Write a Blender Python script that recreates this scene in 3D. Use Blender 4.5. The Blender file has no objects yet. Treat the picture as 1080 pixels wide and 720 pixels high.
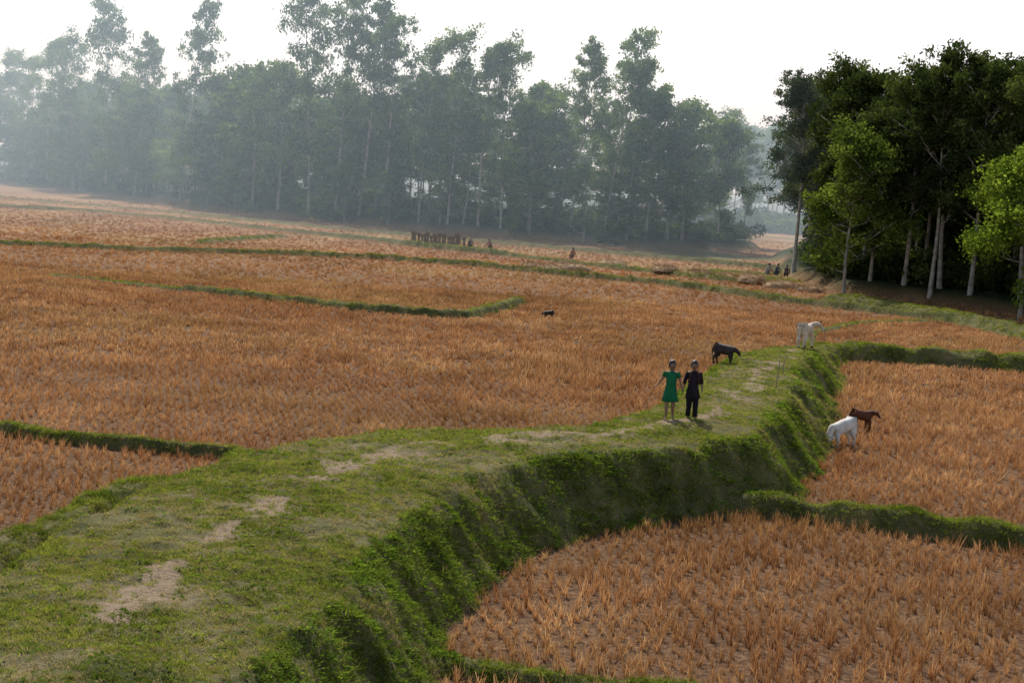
import bpy, math, random
import numpy as np
from mathutils import Vector, Matrix
random.seed(7); RNG=np.random.default_rng(11)
S=bpy.context.scene
rad=math.radians

# ---------------------------------------------------------------- noise
LAT=np.random.default_rng(3).random((256,256)).astype(np.float32)
def vn(x,y,sc,seed=0):
    x=np.asarray(x,dtype=np.float64)*sc+seed*17.31+1000.; y=np.asarray(y,dtype=np.float64)*sc+seed*7.77+1000.
    xi=np.floor(x).astype(int); yi=np.floor(y).astype(int)
    fx=x-xi; fy=y-yi; fx=fx*fx*(3-2*fx); fy=fy*fy*(3-2*fy)
    a=LAT[xi%256,yi%256]; b=LAT[(xi+1)%256,yi%256]; c=LAT[xi%256,(yi+1)%256]; d=LAT[(xi+1)%256,(yi+1)%256]
    return (a*(1-fx)+b*fx)*(1-fy)+(c*(1-fx)+d*fx)*fy
def fbm(x,y,sc,seed=0,o=3):
    r=0;a=1;t=0
    for i in range(o):
        r=r+a*vn(x,y,sc*2**i,seed+i*5); t+=a; a*=.5
    return r/t
def sm(t):
    t=np.clip(t,0,1); return t*t*(3-2*t)
def dline(x,y,pts):
    best=np.full(np.shape(x),1e9)
    for (ax,ay),(bx,by) in zip(pts[:-1],pts[1:]):
        dx,dy=bx-ax,by-ay; L=dx*dx+dy*dy
        t=np.clip(((x-ax)*dx+(y-ay)*dy)/L,0,1)
        best=np.minimum(best,(x-ax-t*dx)**2+(y-ay-t*dy)**2)
    return np.sqrt(best)
def inside(x,y,poly):
    r=np.zeros(np.shape(x),bool); n=len(poly)
    for i in range(n):
        ax,ay=poly[i]; bx,by=poly[(i+1)%n]
        if ay==by: continue
        c=((ay>y)!=(by>y))&(x<(bx-ax)*(y-ay)/(by-ay)+ax)
        r^=c
    return r
def sdf(x,y,poly):
    d=dline(x,y,poly+[poly[0]])
    return np.where(inside(x,y,poly),-d,d)

# ---------------------------------------------------------------- layout (metres)
EMB=[(-2.2,2.0),(-2.2,10.0),(-2.1,13.4),(-1.95,16.6),(-1.6,20.0),(-1.2,22.9),(-0.4,26.3),(0.8,28.7),(2.3,30.3),(3.9,31.3),(5.2,33.0),(6.3,36.5),(7.7,42.0),(9.2,49.5),(10.6,55.0),(10.9,57.0),
     (10.0,57.6),(8.4,54.7),(6.8,50.2),(5.3,44.5),(4.0,39.3),(2.9,35.9),(1.5,33.6),(-0.3,32.3),(-2.1,30.9),(-3.5,29.4),(-4.4,27.8),(-5.0,25.4),(-5.4,23.0),(-5.6,20.8),(-5.8,18.4),(-6.0,16.0),(-6.2,10),(-6.4,2.0)]
PATH=[(-4.2,2),(-4.1,13),(-4.0,18),(-3.7,22),(-2.9,26),(-1.5,29.2),(0.8,31.3),(3.0,33.3),(4.5,35.7),(5.7,39.2),(7.0,44.5),(8.6,50.5),(9.9,55.3)]
BUNDS=[ # pts, height, halfwidth
 ([(-7.5,14),(-7.4,21.7),(-7.4,24.5),(-7.1,26.8),(-6.6,29.0),(-5.2,30.6)],.42,.55),
 ([(-20,37.3),(-12.7,35.9),(-11.3,35.5),(-9.8,34.9),(-8.3,34.5),(-5.8,34.1),(-4.6,33.0),(-3.4,30.2)],.24,.30),
 ([(-60,103),(-37.4,104.9),(-33.9,105.5),(-25.1,107.7),(-16.6,113.5),(-9.9,115.1),(-3.0,113.8),(3.6,108.8),(9.7,105.5),(12.9,101.0),(16.1,95.6),(23.6,87.6)],.34,.5),
 ([(-23.2,81.2),(-20.4,79.9),(-15.6,77.2)],.14,.4),
 ([(-15.6,77.2),(-11.1,74.6),(-6.9,72.2),(-4.3,71.5),(-2.2,72.0),(-0.6,77.6),(0.2,82.0)],.32,.45),
 ([(-80,168),(-58.9,170.7),(-52,172),(-44,171.7),(-33.4,163.7),(-22.0,151.8),(-12.3,143.4),(-6.1,136.2),(-1.2,132.1)],.42,.8),
 ([(-1.2,132.1),(3,127),(7.0,123.1),(12.1,117.7),(17,113)],.25,.7),
 ([(-24.2,122.5),(-22.8,130.8),(-20.5,141.4)],.25,.6),
 ([(-70,205),(-40,185),(-20,166),(-4,155),(10,146),(22,135)],.4,.8),
 ([(9.9,54.5),(10.9,58.5),(12.3,63.2),(14.6,63.8),(17.3,63.7),(20.6,63.4),(28,62.8),(45,61)],.55,1.1),
 ([(4.0,31.9),(4.8,31.5),(5.9,31.1),(7.6,30.5),(9.8,29.5),(13,28.0),(18,26)],.40,.48),
 ([(-1.6,20.6),(-0.6,20.1),(0.5,19.6),(2.1,19.35),(3.6,19.3),(7,19.0),(10,18.8)],.22,.28),
 ([(20.5,100),(23.5,92),(25.2,86),(26.2,78),(27.5,70),(31,62)],.4,1.7),
 ([(10.7,58.5),(12,66),(14,75),(18,83),(23.6,87.6)],.10,.3),
]
FOR_L=[(-160,380),(-97,304),(-66,254),(-44,219),(-28,199),(-16,189),(-5,179),(5,174),(15,171),(22,172.5),(26,180),(22,230),(35,275),(80,285),(160,290),(300,900),(-700,900),(-700,700)]
FOR_R=[(23,129),(22.3,109),(25,106.6),(28,103),(31.5,97),(36,90),(44,84),(60,78),(160,70),(200,260),(60,235),(34,190),(27,160)]

def ground(x,y,full=False):
    x=np.asarray(x,float); y=np.asarray(y,float)
    z=.035*(fbm(x,y,.9,2)-.5)+.15*(fbm(x,y,.03,9)-.5)
    g=np.zeros_like(x)
    near=(y<75)&(np.abs(x)<40)
    d=np.full(x.shape,50.)
    if near.any():
        xn,yn=x[near],y[near]
        d[near]=sdf(xn,yn,EMB)+.60*(fbm(xn,yn,.6,4)-.5)+.20*(vn(xn,yn,2.3,8)-.5)
    right=x>-3.2+(y-26)*.35*(y>26)
    w=np.where(right,1.45,1.25)
    d=np.where(right,d+.42,d)
    t=sm(1-d/w)
    E=1.3-.30*sm((y-48)/10)
    crown=.05*np.clip(-d,0,1.2)
    bumps=.09*(fbm(x,y,1.3,12)-.5)+.06*(vn(x,y,5.,3)-.5)
    z=z*(1-t)+t*(E+crown+bumps)
    z=z+4*t*(1-t)*(.26*(fbm(x,y,1.8,31)-.5)+.12*(fbm(x,y,5.,5)-.5))
    g=np.maximum(g,sm((1.0-d/w)*3.4))
    for i,(pts,h,hw) in enumerate(BUNDS):
        xs=[p[0] for p in pts]; ys=[p[1] for p in pts]
        m=(x>min(xs)-4)&(x<max(xs)+4)&(y>min(ys)-4)&(y<max(ys)+4)
        if not m.any(): continue
        xm,ym=x[m],y[m]
        dd=dline(xm,ym,pts)+hw*.5*(fbm(xm,ym,1.1,40+i)-.5)
        s=sm((1-dd/hw)*1.5)
        hh=h*(.75+.5*vn(xm,ym,1.7,50+i))
        z[m]=np.maximum(z[m],s*hh+(1-s)*z[m])
        g[m]=np.maximum(g[m],sm((1.08-dd/hw)*3.))
    f=np.zeros_like(x)
    far=(y>66)
    if far.any():
        xf,yf=x[far],y[far]
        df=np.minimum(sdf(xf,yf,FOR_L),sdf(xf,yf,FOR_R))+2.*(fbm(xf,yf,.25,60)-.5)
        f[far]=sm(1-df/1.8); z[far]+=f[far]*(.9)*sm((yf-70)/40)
    z=np.where(y>260,z+sm((y-400)/500)*4,z)
    if not full: return z
    m=(y>118)&(x>8)
    g[m]=np.maximum(g[m],sm((fbm(x[m],y[m],.09,66)-.38)*6)*sm((x[m]-8-(170-y[m])*.05)/8)*.9)
    p=np.zeros_like(x)
    if near.any():
        dp=dline(xn,yn,PATH)
        wob=.9*(fbm(xn,yn,.35,70,2)-.5)
        pn=fbm(xn,yn,2.0,72,4)
        a=np.exp(-((dp+wob)/.30)**2)
        a2=np.exp(-((dp+wob-.1)/1.0)**2)
        p[near]=np.clip(sm((a*.66+pn*1.2-.94)*2.4)+.5*a2*sm((pn-.42)*4),0,1)*(d[near]<0.1)
    return z,g,p,f,d
def gz(x,y): return float(ground(np.array([x]),np.array([y]))[0])

# ---------------------------------------------------------------- node helpers
def mat(name):
    m=bpy.data.materials.new(name); m.use_nodes=True; nt=m.node_tree; nt.nodes.clear()
    return m,nt
def N(nt,t,**k):
    n=nt.nodes.new(t)
    for a,b in k.items(): setattr(n,a,b)
    return n
def noise(nt,scale,detail=4,vec=None,rough=.6):
    n=N(nt,'ShaderNodeTexNoise'); n.inputs['Scale'].default_value=scale; n.inputs['Detail'].default_value=detail; n.inputs['Roughness'].default_value=rough
    if vec is not None: nt.links.new(vec,n.inputs['Vector'])
    return n.outputs['Fac']
def pos(nt,scale=(1,1,1)):
    g=N(nt,'ShaderNodeNewGeometry'); m=N(nt,'ShaderNodeMapping'); m.inputs['Scale'].default_value=scale
    nt.links.new(g.outputs['Position'],m.inputs['Vector']); return m.outputs['Vector']
def ramp(nt,fac,stops):
    r=N(nt,'ShaderNodeValToRGB'); e=r.color_ramp.elements
    while len(e)<len(stops): e.new(.5)
    for i,(p,c) in enumerate(stops):
        e[i].position=p; e[i].color=(*c,1) if len(c)==3 else c
    nt.links.new(fac,r.inputs['Fac']); return r.outputs['Color']
def mix(nt,f,a,b,bt='MIX'):
    m=N(nt,'ShaderNodeMix',data_type='RGBA',blend_type=bt)
    for s,v in ((m.inputs[0],f),(m.inputs[6],a),(m.inputs[7],b)):
        if isinstance(v,(int,float)): s.default_value=v
        elif isinstance(v,tuple): s.default_value=(*v,1)
        else: nt.links.new(v,s)
    return m.outputs[2]
def mth(nt,op,a,b=0.,clamp=False):
    m=N(nt,'ShaderNodeMath',operation=op); m.use_clamp=clamp
    for s,v in ((m.inputs[0],a),(m.inputs[1],b)):
        if isinstance(v,(int,float)): s.default_value=v
        else: nt.links.new(v,s)
    return m.outputs[0]
def attr(nt,n):
    a=N(nt,'ShaderNodeAttribute'); a.attribute_name=n; return a.outputs['Fac']
def surf(nt,col,rough=.9,bump=None,bs=.3,bd=.02,spec=.2):
    b=N(nt,'ShaderNodeBsdfPrincipled'); o=N(nt,'ShaderNodeOutputMaterial')
    if isinstance(col,tuple): b.inputs['Base Color'].default_value=(*col,1)
    else: nt.links.new(col,b.inputs['Base Color'])
    b.inputs['Roughness'].default_value=rough; b.inputs['Specular IOR Level'].default_value=spec
    if bump is not None:
        bn=N(nt,'ShaderNodeBump'); bn.inputs['Strength'].default_value=bs; bn.inputs['Distance'].default_value=bd
        nt.links.new(bump,bn.inputs['Height']); nt.links.new(bn.outputs['Normal'],b.inputs['Normal'])
    nt.links.new(b.outputs[0],o.inputs[0]); return b
def simple(name,c1,c2,scale=6,rough=.85,bs=.2,spec=.2,lo=.35,hi=.65):
    m,nt=mat(name); g=N(nt,'ShaderNodeTexCoord'); n=noise(nt,scale,4,g.outputs['Object'])
    surf(nt,ramp(nt,n,[(lo,c1),(hi,c2)]),rough,n,bs,.01,spec); return m
def patchmul(nt,c):
    """large soft patches: olive regrowth and redder, darker areas, shared by stubble and bare field"""
    a=noise(nt,.045,3,pos(nt)); b=noise(nt,.11,3,pos(nt,(1,.6,1))); e=noise(nt,.5,3,pos(nt,(1,.7,1)))
    c=mix(nt,ramp(nt,a,[(.47,(0,0,0)),(.66,(.45,)*3)]),c,(.29,.23,.09))
    c=mix(nt,1.,c,ramp(nt,e,[(.35,(.80,.75,.72)),(.65,(1.14,1.13,1.10))]),'MULTIPLY')
    return mix(nt,1.,c,ramp(nt,b,[(.35,(.82,.72,.67)),(.62,(1.12,1.11,1.08))]),'MULTIPLY')
def leafmat(name,stops,nscale,trans=.4,tone=None,tcol=1.25,rnd=.5,tw=.45,patch=False):
    m,nt=mat(name); v=pos(nt)
    n=noise(nt,nscale,3,v)
    oi=N(nt,'ShaderNodeObjectInfo')
    f=mth(nt,'ADD',mth(nt,'MULTIPLY',n,1-rnd*.5),mth(nt,'MULTIPLY',oi.outputs['Random'],rnd*.5))
    if tone: f=mth(nt,'ADD',mth(nt,'MULTIPLY',f,1-tw),mth(nt,'MULTIPLY',attr(nt,tone),tw))
    c=ramp(nt,f,stops)
    if patch: c=patchmul(nt,c)
    d=N(nt,'ShaderNodeBsdfDiffuse'); t=N(nt,'ShaderNodeBsdfTranslucent'); mx=N(nt,'ShaderNodeMixShader'); o=N(nt,'ShaderNodeOutputMaterial')
    nt.links.new(c,d.inputs['Color'])
    tc=mix(nt,1.,c,(tcol,tcol,tcol*(.9 if patch else .55)),'MULTIPLY'); nt.links.new(tc,t.inputs['Color'])
    mx.inputs[0].default_value=trans
    nt.links.new(d.outputs[0],mx.inputs[1]); nt.links.new(t.outputs[0],mx.inputs[2]); nt.links.new(mx.outputs[0],o.inputs[0])
    return m

# ---------------------------------------------------------------- mesh helpers
def npmesh(name,co,faces,mats=(),mi=None,smooth=False,attrs=None):
    me=bpy.data.meshes.new(name); co=np.asarray(co,np.float32); faces=np.asarray(faces,np.int32)
    k=faces.shape[1]; n=len(faces)
    me.vertices.add(len(co)); me.vertices.foreach_set('co',co.ravel())
    me.loops.add(n*k); me.loops.foreach_set('vertex_index',faces.ravel())
    me.polygons.add(n); me.polygons.foreach_set('loop_start',np.arange(0,n*k,k,dtype=np.int32))
    me.polygons.foreach_set('loop_total',np.full(n,k,np.int32))
    for m in mats: me.materials.append(m)
    if mi is not None: me.polygons.foreach_set('material_index',np.asarray(mi,np.int32))
    if smooth: me.polygons.foreach_set('use_smooth',np.ones(n,bool))
    me.update(calc_edges=True)
    if attrs:
        for a,v in attrs.items():
            at=me.attributes.new(a,'FLOAT','POINT'); at.data.foreach_set('value',np.asarray(v,np.float32))
    return me
def obj(name,me,loc=(0,0,0),rot=(0,0,0),sc=1,parent=None):
    o=bpy.data.objects.new(name,me); S.collection.objects.link(o)
    o.location=loc; o.rotation_euler=rot; o.scale=(sc,)*3 if isinstance(sc,(int,float)) else sc
    if parent: o.parent=parent
    return o
def merge(parts):
    C=[];Fc=[];M=[];n=0
    for co,f,m in parts:
        C.append(np.asarray(co,float)); Fc.append(np.asarray(f,int)+n); M.append(np.full(len(f),m)); n+=len(co)
    return np.vstack(C),np.vstack(Fc),np.concatenate(M)
def tube(pts,rads,k=7,ry=None,cap=True,up=None):
    pts=[Vector(p) for p in pts]; n=len(pts); co=[]
    if ry is None: ry=rads
    ref=Vector(up) if up else Vector((1,0.13,0.07))
    for i,p in enumerate(pts):
        t=(pts[min(i+1,n-1)]-pts[max(i-1,0)]).normalized()
        a=(ref-t*ref.dot(t)).normalized(); b=t.cross(a)
        for j in range(k):
            an=2*math.pi*j/k; co.append(tuple(p+a*math.cos(an)*rads[i]+b*math.sin(an)*ry[i]))
    f=[]
    for i in range(n-1):
        for j in range(k):
            f.append((i*k+j,i*k+(j+1)%k,(i+1)*k+(j+1)%k,(i+1)*k+j))
    co=np.array(co)
    if cap:
        base=len(co); ex=[]
        for i,s in ((0,0),(n-1,(n-1)*k)):
            c=np.array(tuple(pts[i])); ring=co[s:s+k]*.02+c*.98
            st=base+len(ex); ex+=list(ring)
            for j in range(k): f.append((s+j,s+(j+1)%k,st+(j+1)%k,st+j))
        co=np.vstack([co,np.array(ex)])
    return co,np.array(f)
def ball(c,r,seg=12,rings=8,sc=(1,1,1)):
    co=[];f=[]
    for i in range(rings+1):
        ph=math.pi*(i/rings); ph=min(max(ph,.03),math.pi-.03)
        for j in range(seg):
            th=2*math.pi*j/seg
            co.append((c[0]+r*sc[0]*math.sin(ph)*math.cos(th),c[1]+r*sc[1]*math.sin(ph)*math.sin(th),c[2]+r*sc[2]*math.cos(ph)))
    for i in range(rings):
        for j in range(seg): f.append((i*seg+j,(i+1)*seg+j,(i+1)*seg+(j+1)%seg,i*seg+(j+1)%seg))
    return np.array(co),np.array(f)
def boxp(x0,x1,y0,y1,z0,z1):
    co=np.array([(x,y,z) for x in (x0,x1) for y in (y0,y1) for z in (z0,z1)])
    return co,np.array([(0,1,3,2),(4,6,7,5),(0,4,5,1),(2,3,7,6),(0,2,6,4),(1,5,7,3)])

# ---------------------------------------------------------------- materials
GRASS_STOPS=[(.25,(.05,.07,.013)),(.42,(.12,.155,.026)),(.56,(.21,.24,.042)),(.75,(.32,.30,.095))]
M_grass=leafmat('grass_blades',GRASS_STOPS,.9,.48)
M_weed=leafmat('weed_leaves',[(.25,(.055,.095,.012)),(.5,(.13,.205,.024)),(.75,(.25,.33,.045))],1.3,.48)
M_dry=leafmat('dry_grass',[(.25,(.19,.145,.065)),(.5,(.31,.245,.12)),(.75,(.44,.36,.20))],1.0,.4)
M_stub=leafmat('rice_stubble',[(.20,(.15,.06,.026)),(.40,(.36,.175,.076)),(.58,(.53,.30,.14)),(.8,(.72,.50,.29))],.35,.32,tone='tone',rnd=.7,tcol=1.12,patch=True)
M_bark=simple('bark',(.17,.15,.12),(.40,.36,.30),2,.9,.4)
M_straw=simple('straw',(.28,.18,.10),(.5,.36,.21),5,.95,.6)
M_leafE=leafmat('eucalyptus_leaves',[(.2,(.032,.060,.018)),(.5,(.09,.145,.04)),(.8,(.22,.29,.085))],.18,.5,tone='tone',rnd=.8)
M_leafD=leafmat('dark_leaves',[(.2,(.020,.032,.013)),(.5,(.045,.068,.021)),(.8,(.135,.17,.05))],.3,.38,tone='tone',rnd=.7)
M_leafB=leafmat('bright_leaves',[(.2,(.07,.115,.018)),(.5,(.15,.22,.032)),(.8,(.26,.34,.06))],.4,.5,tone='tone',rnd=.3)
M_leafM=leafmat('mid_leaves',[(.2,(.04,.065,.015)),(.5,(.085,.13,.027)),(.8,(.19,.25,.055))],.4,.45,tone='tone',rnd=.3)

def terrain_material():
    m,nt=mat('ground'); v=pos(nt)
    n1=noise(nt,1.3,6,v); n2=noise(nt,9,5,v); n3=noise(nt,.06,3,v); n4=noise(nt,.5,5,pos(nt,(.35,1.6,1)))
    n5=noise(nt,45,3,v)
    soil=ramp(nt,n2,[(.3,(.055,.031,.018)),(.5,(.135,.074,.039)),(.72,(.26,.165,.092))])
    farf=ramp(nt,mth(nt,'ADD',mth(nt,'MULTIPLY',n4,.6),mth(nt,'MULTIPLY',n3,.4)),[(.3,(.21,.115,.06)),(.5,(.34,.205,.112)),(.7,(.47,.32,.19))])
    spk=ramp(nt,n2,[(.35,(.5,.47,.45)),(.6,(1.15,1.15,1.15))])
    farf=patchmul(nt,mix(nt,1.,farf,spk,'MULTIPLY'))
    field=mix(nt,attr(nt,'far'),soil,farf)
    grs=ramp(nt,mth(nt,'ADD',mth(nt,'MULTIPLY',n1,.5),mth(nt,'MULTIPLY',n5,.5)),[(.3,(.028,.034,.011)),(.46,(.078,.085,.026)),(.56,(.155,.135,.055)),(.70,(.27,.21,.12))])
    dirt=ramp(nt,n5,[(.3,(.17,.12,.08)),(.55,(.29,.21,.14)),(.75,(.40,.30,.215))])
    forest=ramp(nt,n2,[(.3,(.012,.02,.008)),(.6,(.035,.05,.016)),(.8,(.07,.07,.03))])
    c=mix(nt,attr(nt,'grass'),field,grs)
    c=mix(nt,mth(nt,'MULTIPLY',attr(nt,'path'),.9),c,dirt)
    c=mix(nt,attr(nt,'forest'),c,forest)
    bh=mth(nt,'ADD',n2,mth(nt,'MULTIPLY',n5,.5))
    surf(nt,c,.95,bh,.9,.07,.1)
    return m
M_ground=terrain_material()

# ---------------------------------------------------------------- terrain
def axis(lo,a,b,hi,st,g):
    mid=np.arange(a,b,st); up=[b];
    while up[-1]<hi: up.append(up[-1]+st+g*(up[-1]-b))
    dn=[a]
    while dn[-1]>lo: dn.append(dn[-1]-st-g*(a-dn[-1]))
    return np.concatenate([np.array(dn[1:])[::-1],mid,np.array(up)])
ax=axis(-1400,-11,18,1400,.08,.028); ay=axis(-300,13,58,2500,.08,.0045)
ay=np.concatenate([np.linspace(-300,12,60),ay[ay>12.2]])
X,Y=np.meshgrid(ax,ay); nx,ny=len(ax),len(ay)
z,g,p,f,d=ground(X.ravel(),Y.ravel(),True)
ii=np.arange(nx*ny).reshape(ny,nx)
fa=np.stack([ii[:-1,:-1],ii[:-1,1:],ii[1:,1:],ii[1:,:-1]],-1).reshape(-1,4)
farm=sm((Y.ravel()-70)/60)
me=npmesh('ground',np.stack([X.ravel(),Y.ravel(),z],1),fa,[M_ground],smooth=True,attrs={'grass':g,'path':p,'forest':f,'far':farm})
obj('ground',me)

# ---------------------------------------------------------------- scatter via geometry nodes
def scatter(name,P,R,Sc,idx,templates):
    col=bpy.data.collections.new(name+'_parts')
    for i,me in enumerate(templates):
        o=bpy.data.objects.new('%s_part_%02d'%(name,i),me); col.objects.link(o)
    me=bpy.data.meshes.new(name); n=len(P)
    me.vertices.add(n); me.vertices.foreach_set('co',np.asarray(P,np.float32).ravel())
    a=me.attributes.new('rot','FLOAT_VECTOR','POINT'); a.data.foreach_set('vector',np.asarray(R,np.float32).ravel())
    a=me.attributes.new('scl','FLOAT_VECTOR','POINT'); a.data.foreach_set('vector',np.asarray(Sc,np.float32).ravel())
    a=me.attributes.new('idx','INT','POINT'); a.data.foreach_set('value',np.asarray(idx,np.int32))
    o=obj(name,me)
    ng=bpy.data.node_groups.new(name,'GeometryNodeTree')
    ng.interface.new_socket('Geometry',in_out='INPUT',socket_type='NodeSocketGeometry')
    ng.interface.new_socket('Geometry',in_out='OUTPUT',socket_type='NodeSocketGeometry')
    gi=ng.nodes.new('NodeGroupInput'); go=ng.nodes.new('NodeGroupOutput')
    ci=ng.nodes.new('GeometryNodeCollectionInfo'); ci.inputs['Collection'].default_value=col
    ci.inputs['Separate Children'].default_value=True; ci.inputs['Reset Children'].default_value=True
    ip=ng.nodes.new('GeometryNodeInstanceOnPoints'); ip.inputs['Pick Instance'].default_value=True
    def na(nm,t):
        q=ng.nodes.new('GeometryNodeInputNamedAttribute'); q.data_type=t; q.inputs['Name'].default_value=nm
        return [s for s in q.outputs if s.enabled][0]
    L=ng.links.new
    L(gi.outputs[0],ip.inputs['Points']); L(ci.outputs[0],ip.inputs['Instance'])
    L(na('idx','INT'),ip.inputs['Instance Index']); L(na('rot','FLOAT_VECTOR'),ip.inputs['Rotation']); L(na('scl','FLOAT_VECTOR'),ip.inputs['Scale'])
    L(ip.outputs[0],go.inputs[0])
    m=o.modifiers.new('scatter','NODES'); m.node_group=ng
    return o
def blades(n,h,spread,width,lean,rng,segs=2,hv=.35,droop=.3):
    C=[];Fc=[];T=[]
    for i in range(n):
        a=rng.random()*6.283; r=spread*math.sqrt(rng.random()); bx,by=r*math.cos(rng.random()*6.28),r*math.sin(rng.random()*6.28)
        hh=h*(1-hv+2*hv*rng.random()); ln=lean*(.2+rng.random()); w=width*(.7+.6*rng.random())
        dx,dy=math.cos(a),math.sin(a)
        a2=rng.random()*3.14; px,py=math.cos(a2),math.sin(a2); tn=rng.random()
        b=len(C)
        for s in range(segs+1):
            t=s/segs; ww=w*(1-.75*t**1.5)*.5
            off=ln*hh*(t+droop*t*t); zz=hh*(t-droop*.5*ln*t*t)-.015*(s==0)
            x,y=bx+dx*off,by+dy*off
            C.append((x-px*ww,y-py*ww,zz)); C.append((x+px*ww,y+py*ww,zz)); T+=[tn*.75+.25*t]*2
        for s in range(segs): q=b+2*s; Fc.append((q,q+1,q+3,q+2))
    return np.array(C),np.array(Fc),np.array(T)
def blade_mesh(name,m,**k):
    co,f,t=blades(**k); return npmesh(name,co,f,[m],attrs={'tone':t})

# --- rice stubble
rng=np.random.default_rng(5)
ST=[blade_mesh('stub%d'%i,M_stub,n=17,h=.155,spread=.038,width=.012,lean=.32,rng=rng,hv=.5,droop=.7) for i in range(5)]
ST+=[blade_mesh('stubd%d'%i,M_stub,n=16,h=.14,spread=.11,width=.024,lean=.4,rng=rng,hv=.5) for i in range(3)]
ST+=[blade_mesh('straw%d'%i,M_stub,n=9,h=.09,spread=.16,width=.011,lean=2.4,rng=rng,hv=.5,droop=.5) for i in range(2)]
def grid_pts(y0,y1,sp,jit,ang):
    c,s=math.cos(ang),math.sin(ang); R=y1*1.1+20
    u=np.arange(-R,R,sp); U,V=np.meshgrid(u,u)
    x=U*c-V*s; y=U*s+V*c+0
    m=(y>y0)&(y<y1)&(np.abs(x)<.36*y+4); x=x[m];y=y[m]
    return x+rng.normal(0,jit,len(x)),y+rng.normal(0,jit,len(y))
PP=[];SS=[];II=[]
for y0,y1,sp,sc,lo,hi,jt in ((13,50,.19,1.0,0,5,.2),(50,88,.28,1.0,5,8,.32),(88,215,.50,1.0,5,8,.5)):
    x,y=grid_pts(y0,y1,sp,sp*jt,.22)
    z,g,p,f,d=ground(x,y,True)
    den=fbm(x,y,.6,90)
    k=(g<.3)&(f<.1)&(p<.1)&(rng.random(len(x))<(.62+.62*den))
    if y0==88: k&=rng.random(len(x))<np.clip(1.05-(y-88)/100,.12,1)
    x,y,z=x[k],y[k],z[k]
    right=((x>0)&(y<62))
    hgt=(.42+1.0*fbm(x,y,.45,95))*np.where(right,1.12,.92)
    s=sc*(.7+.6*rng.random(len(x)))
    PP.append(np.stack([x,y,z],1)); SS.append(np.stack([s,s,s*hgt],1)); idx=rng.integers(lo,hi,len(x))
    if y0==13: idx=np.where(rng.random(len(x))<.2,rng.integers(8,10,len(x)),idx)
    II.append(idx)
P=np.vstack(PP); Sc=np.vstack(SS); I=np.concatenate(II); n=len(P)
R=np.stack([rng.normal(0,.13,n),rng.normal(0,.13,n),rng.random(n)*6.28],1)
scatter('rice_stubble',P,R,Sc,I,ST)

# --- grass on embankment and bunds
GT=[blade_mesh('g%d'%i,M_grass,n=12,h=.038,spread=.05,width=.009,lean=.9,rng=rng,hv=.5) for i in range(4)]
GT+=[blade_mesh('gt%d'%i,M_grass,n=12,h=.08,spread=.06,width=.010,lean=1.0,rng=rng,hv=.5,droop=.9) for i in range(3)]
def weed(name,m):
    C=[];Fc=[]
    for i in range(16):
        a=rng.random()*6.28; el=rng.random()*.9; r=.02+.06*rng.random(); h=.008+.03*rng.random()
        c=np.array([math.cos(a)*r,math.sin(a)*r,h]); dr=np.array([math.cos(a)*math.cos(el),math.sin(a)*math.cos(el),math.sin(el)*.6]); pr=np.array([-math.sin(a),math.cos(a),.2*rng.normal()])
        l=.022+.028*rng.random(); w=l*.38; b=len(C)
        C+= [c,c+dr*l*.5+pr*w,c+dr*l,c+dr*l*.5-pr*w]; Fc.append((b,b+1,b+2,b+3))
    return npmesh(name,np.array(C),np.array(Fc),[m])
GT+=[weed('w%d'%i,M_weed) for i in range(4)]
GT+=[blade_mesh('gd%d'%i,M_dry,n=10,h=.05,spread=.05,width=.008,lean=1.0,rng=rng,hv=.5,droop=.6) for i in range(3)]
def cand(n,y0,y1):
    y=np.sqrt(rng.random(n)*(y1*y1-y0*y0)+y0*y0); x=(rng.random(n)*2-1)*(.36*y+3); return x,y
PP=[];SS=[];II=[]
for y0,y1,dens,sc in ((11,26,620,.92),(26,40,460,1.0),(40,66,240,1.25),(66,140,45,1.7)):
    area=.36*(y1*y1-y0*y0)+6*(y1-y0)
    nn=int(area*dens); x,y=cand(nn,y0,y1)
    z,g,p,f,d=ground(x,y,True)
    pn=.6*fbm(x,y,.75,101)+.4*fbm(x,y,3.2,103)
    slope=(d>.1)&(d<1.5)
    sn=.5*fbm(x,y,1.6,111)+.5*fbm(x,y,4.5,112)
    keep=(g>.3)&(f<.2)&(rng.random(nn)<np.where(slope,np.clip(3.6*sn-1.05,.06,1),np.clip(3.3*pn-.98,.10,1))*(1-.85*p))
    x,y,z,d,pn,slope,p=x[keep],y[keep],z[keep],d[keep],pn[keep],slope[keep],p[keep]
    n=len(x); u=rng.random(n); cl=.6*fbm(x,y,.8,105)+.4*fbm(x,y,3.,106)
    idx=rng.integers(0,4,n)
    tall=slope&(u<.22); idx[tall]=rng.integers(4,7,tall.sum())
    wd=(slope&(u>.3)&(cl>.44)&(x>-4))|((~slope)&(u>.94)); idx[wd]=rng.integers(7,11,wd.sum())
    dry=((~slope)&(u<.17+.5*(pn<.47)))|(slope&(cl<.44)&(u>.5))
    idx[dry]=rng.integers(11,14,dry.sum())
    onb=(d>1.5)&(u<.4); idx[onb]=rng.integers(4,7,onb.sum())
    s=sc*(.5+.8*rng.random(n))*np.where(slope,1.0,.9)
    PP.append(np.stack([x,y,z],1)); SS.append(np.stack([s,s,s*(.55+.6*cl)],1)); II.append(idx)
P=np.vstack(PP); Sc=np.vstack(SS); I=np.concatenate(II); n=len(P)
R=np.stack([rng.normal(0,.2,n),rng.normal(0,.2,n),rng.random(n)*6.28],1)
scatter('grass',P,R,Sc,I,GT)

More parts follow.
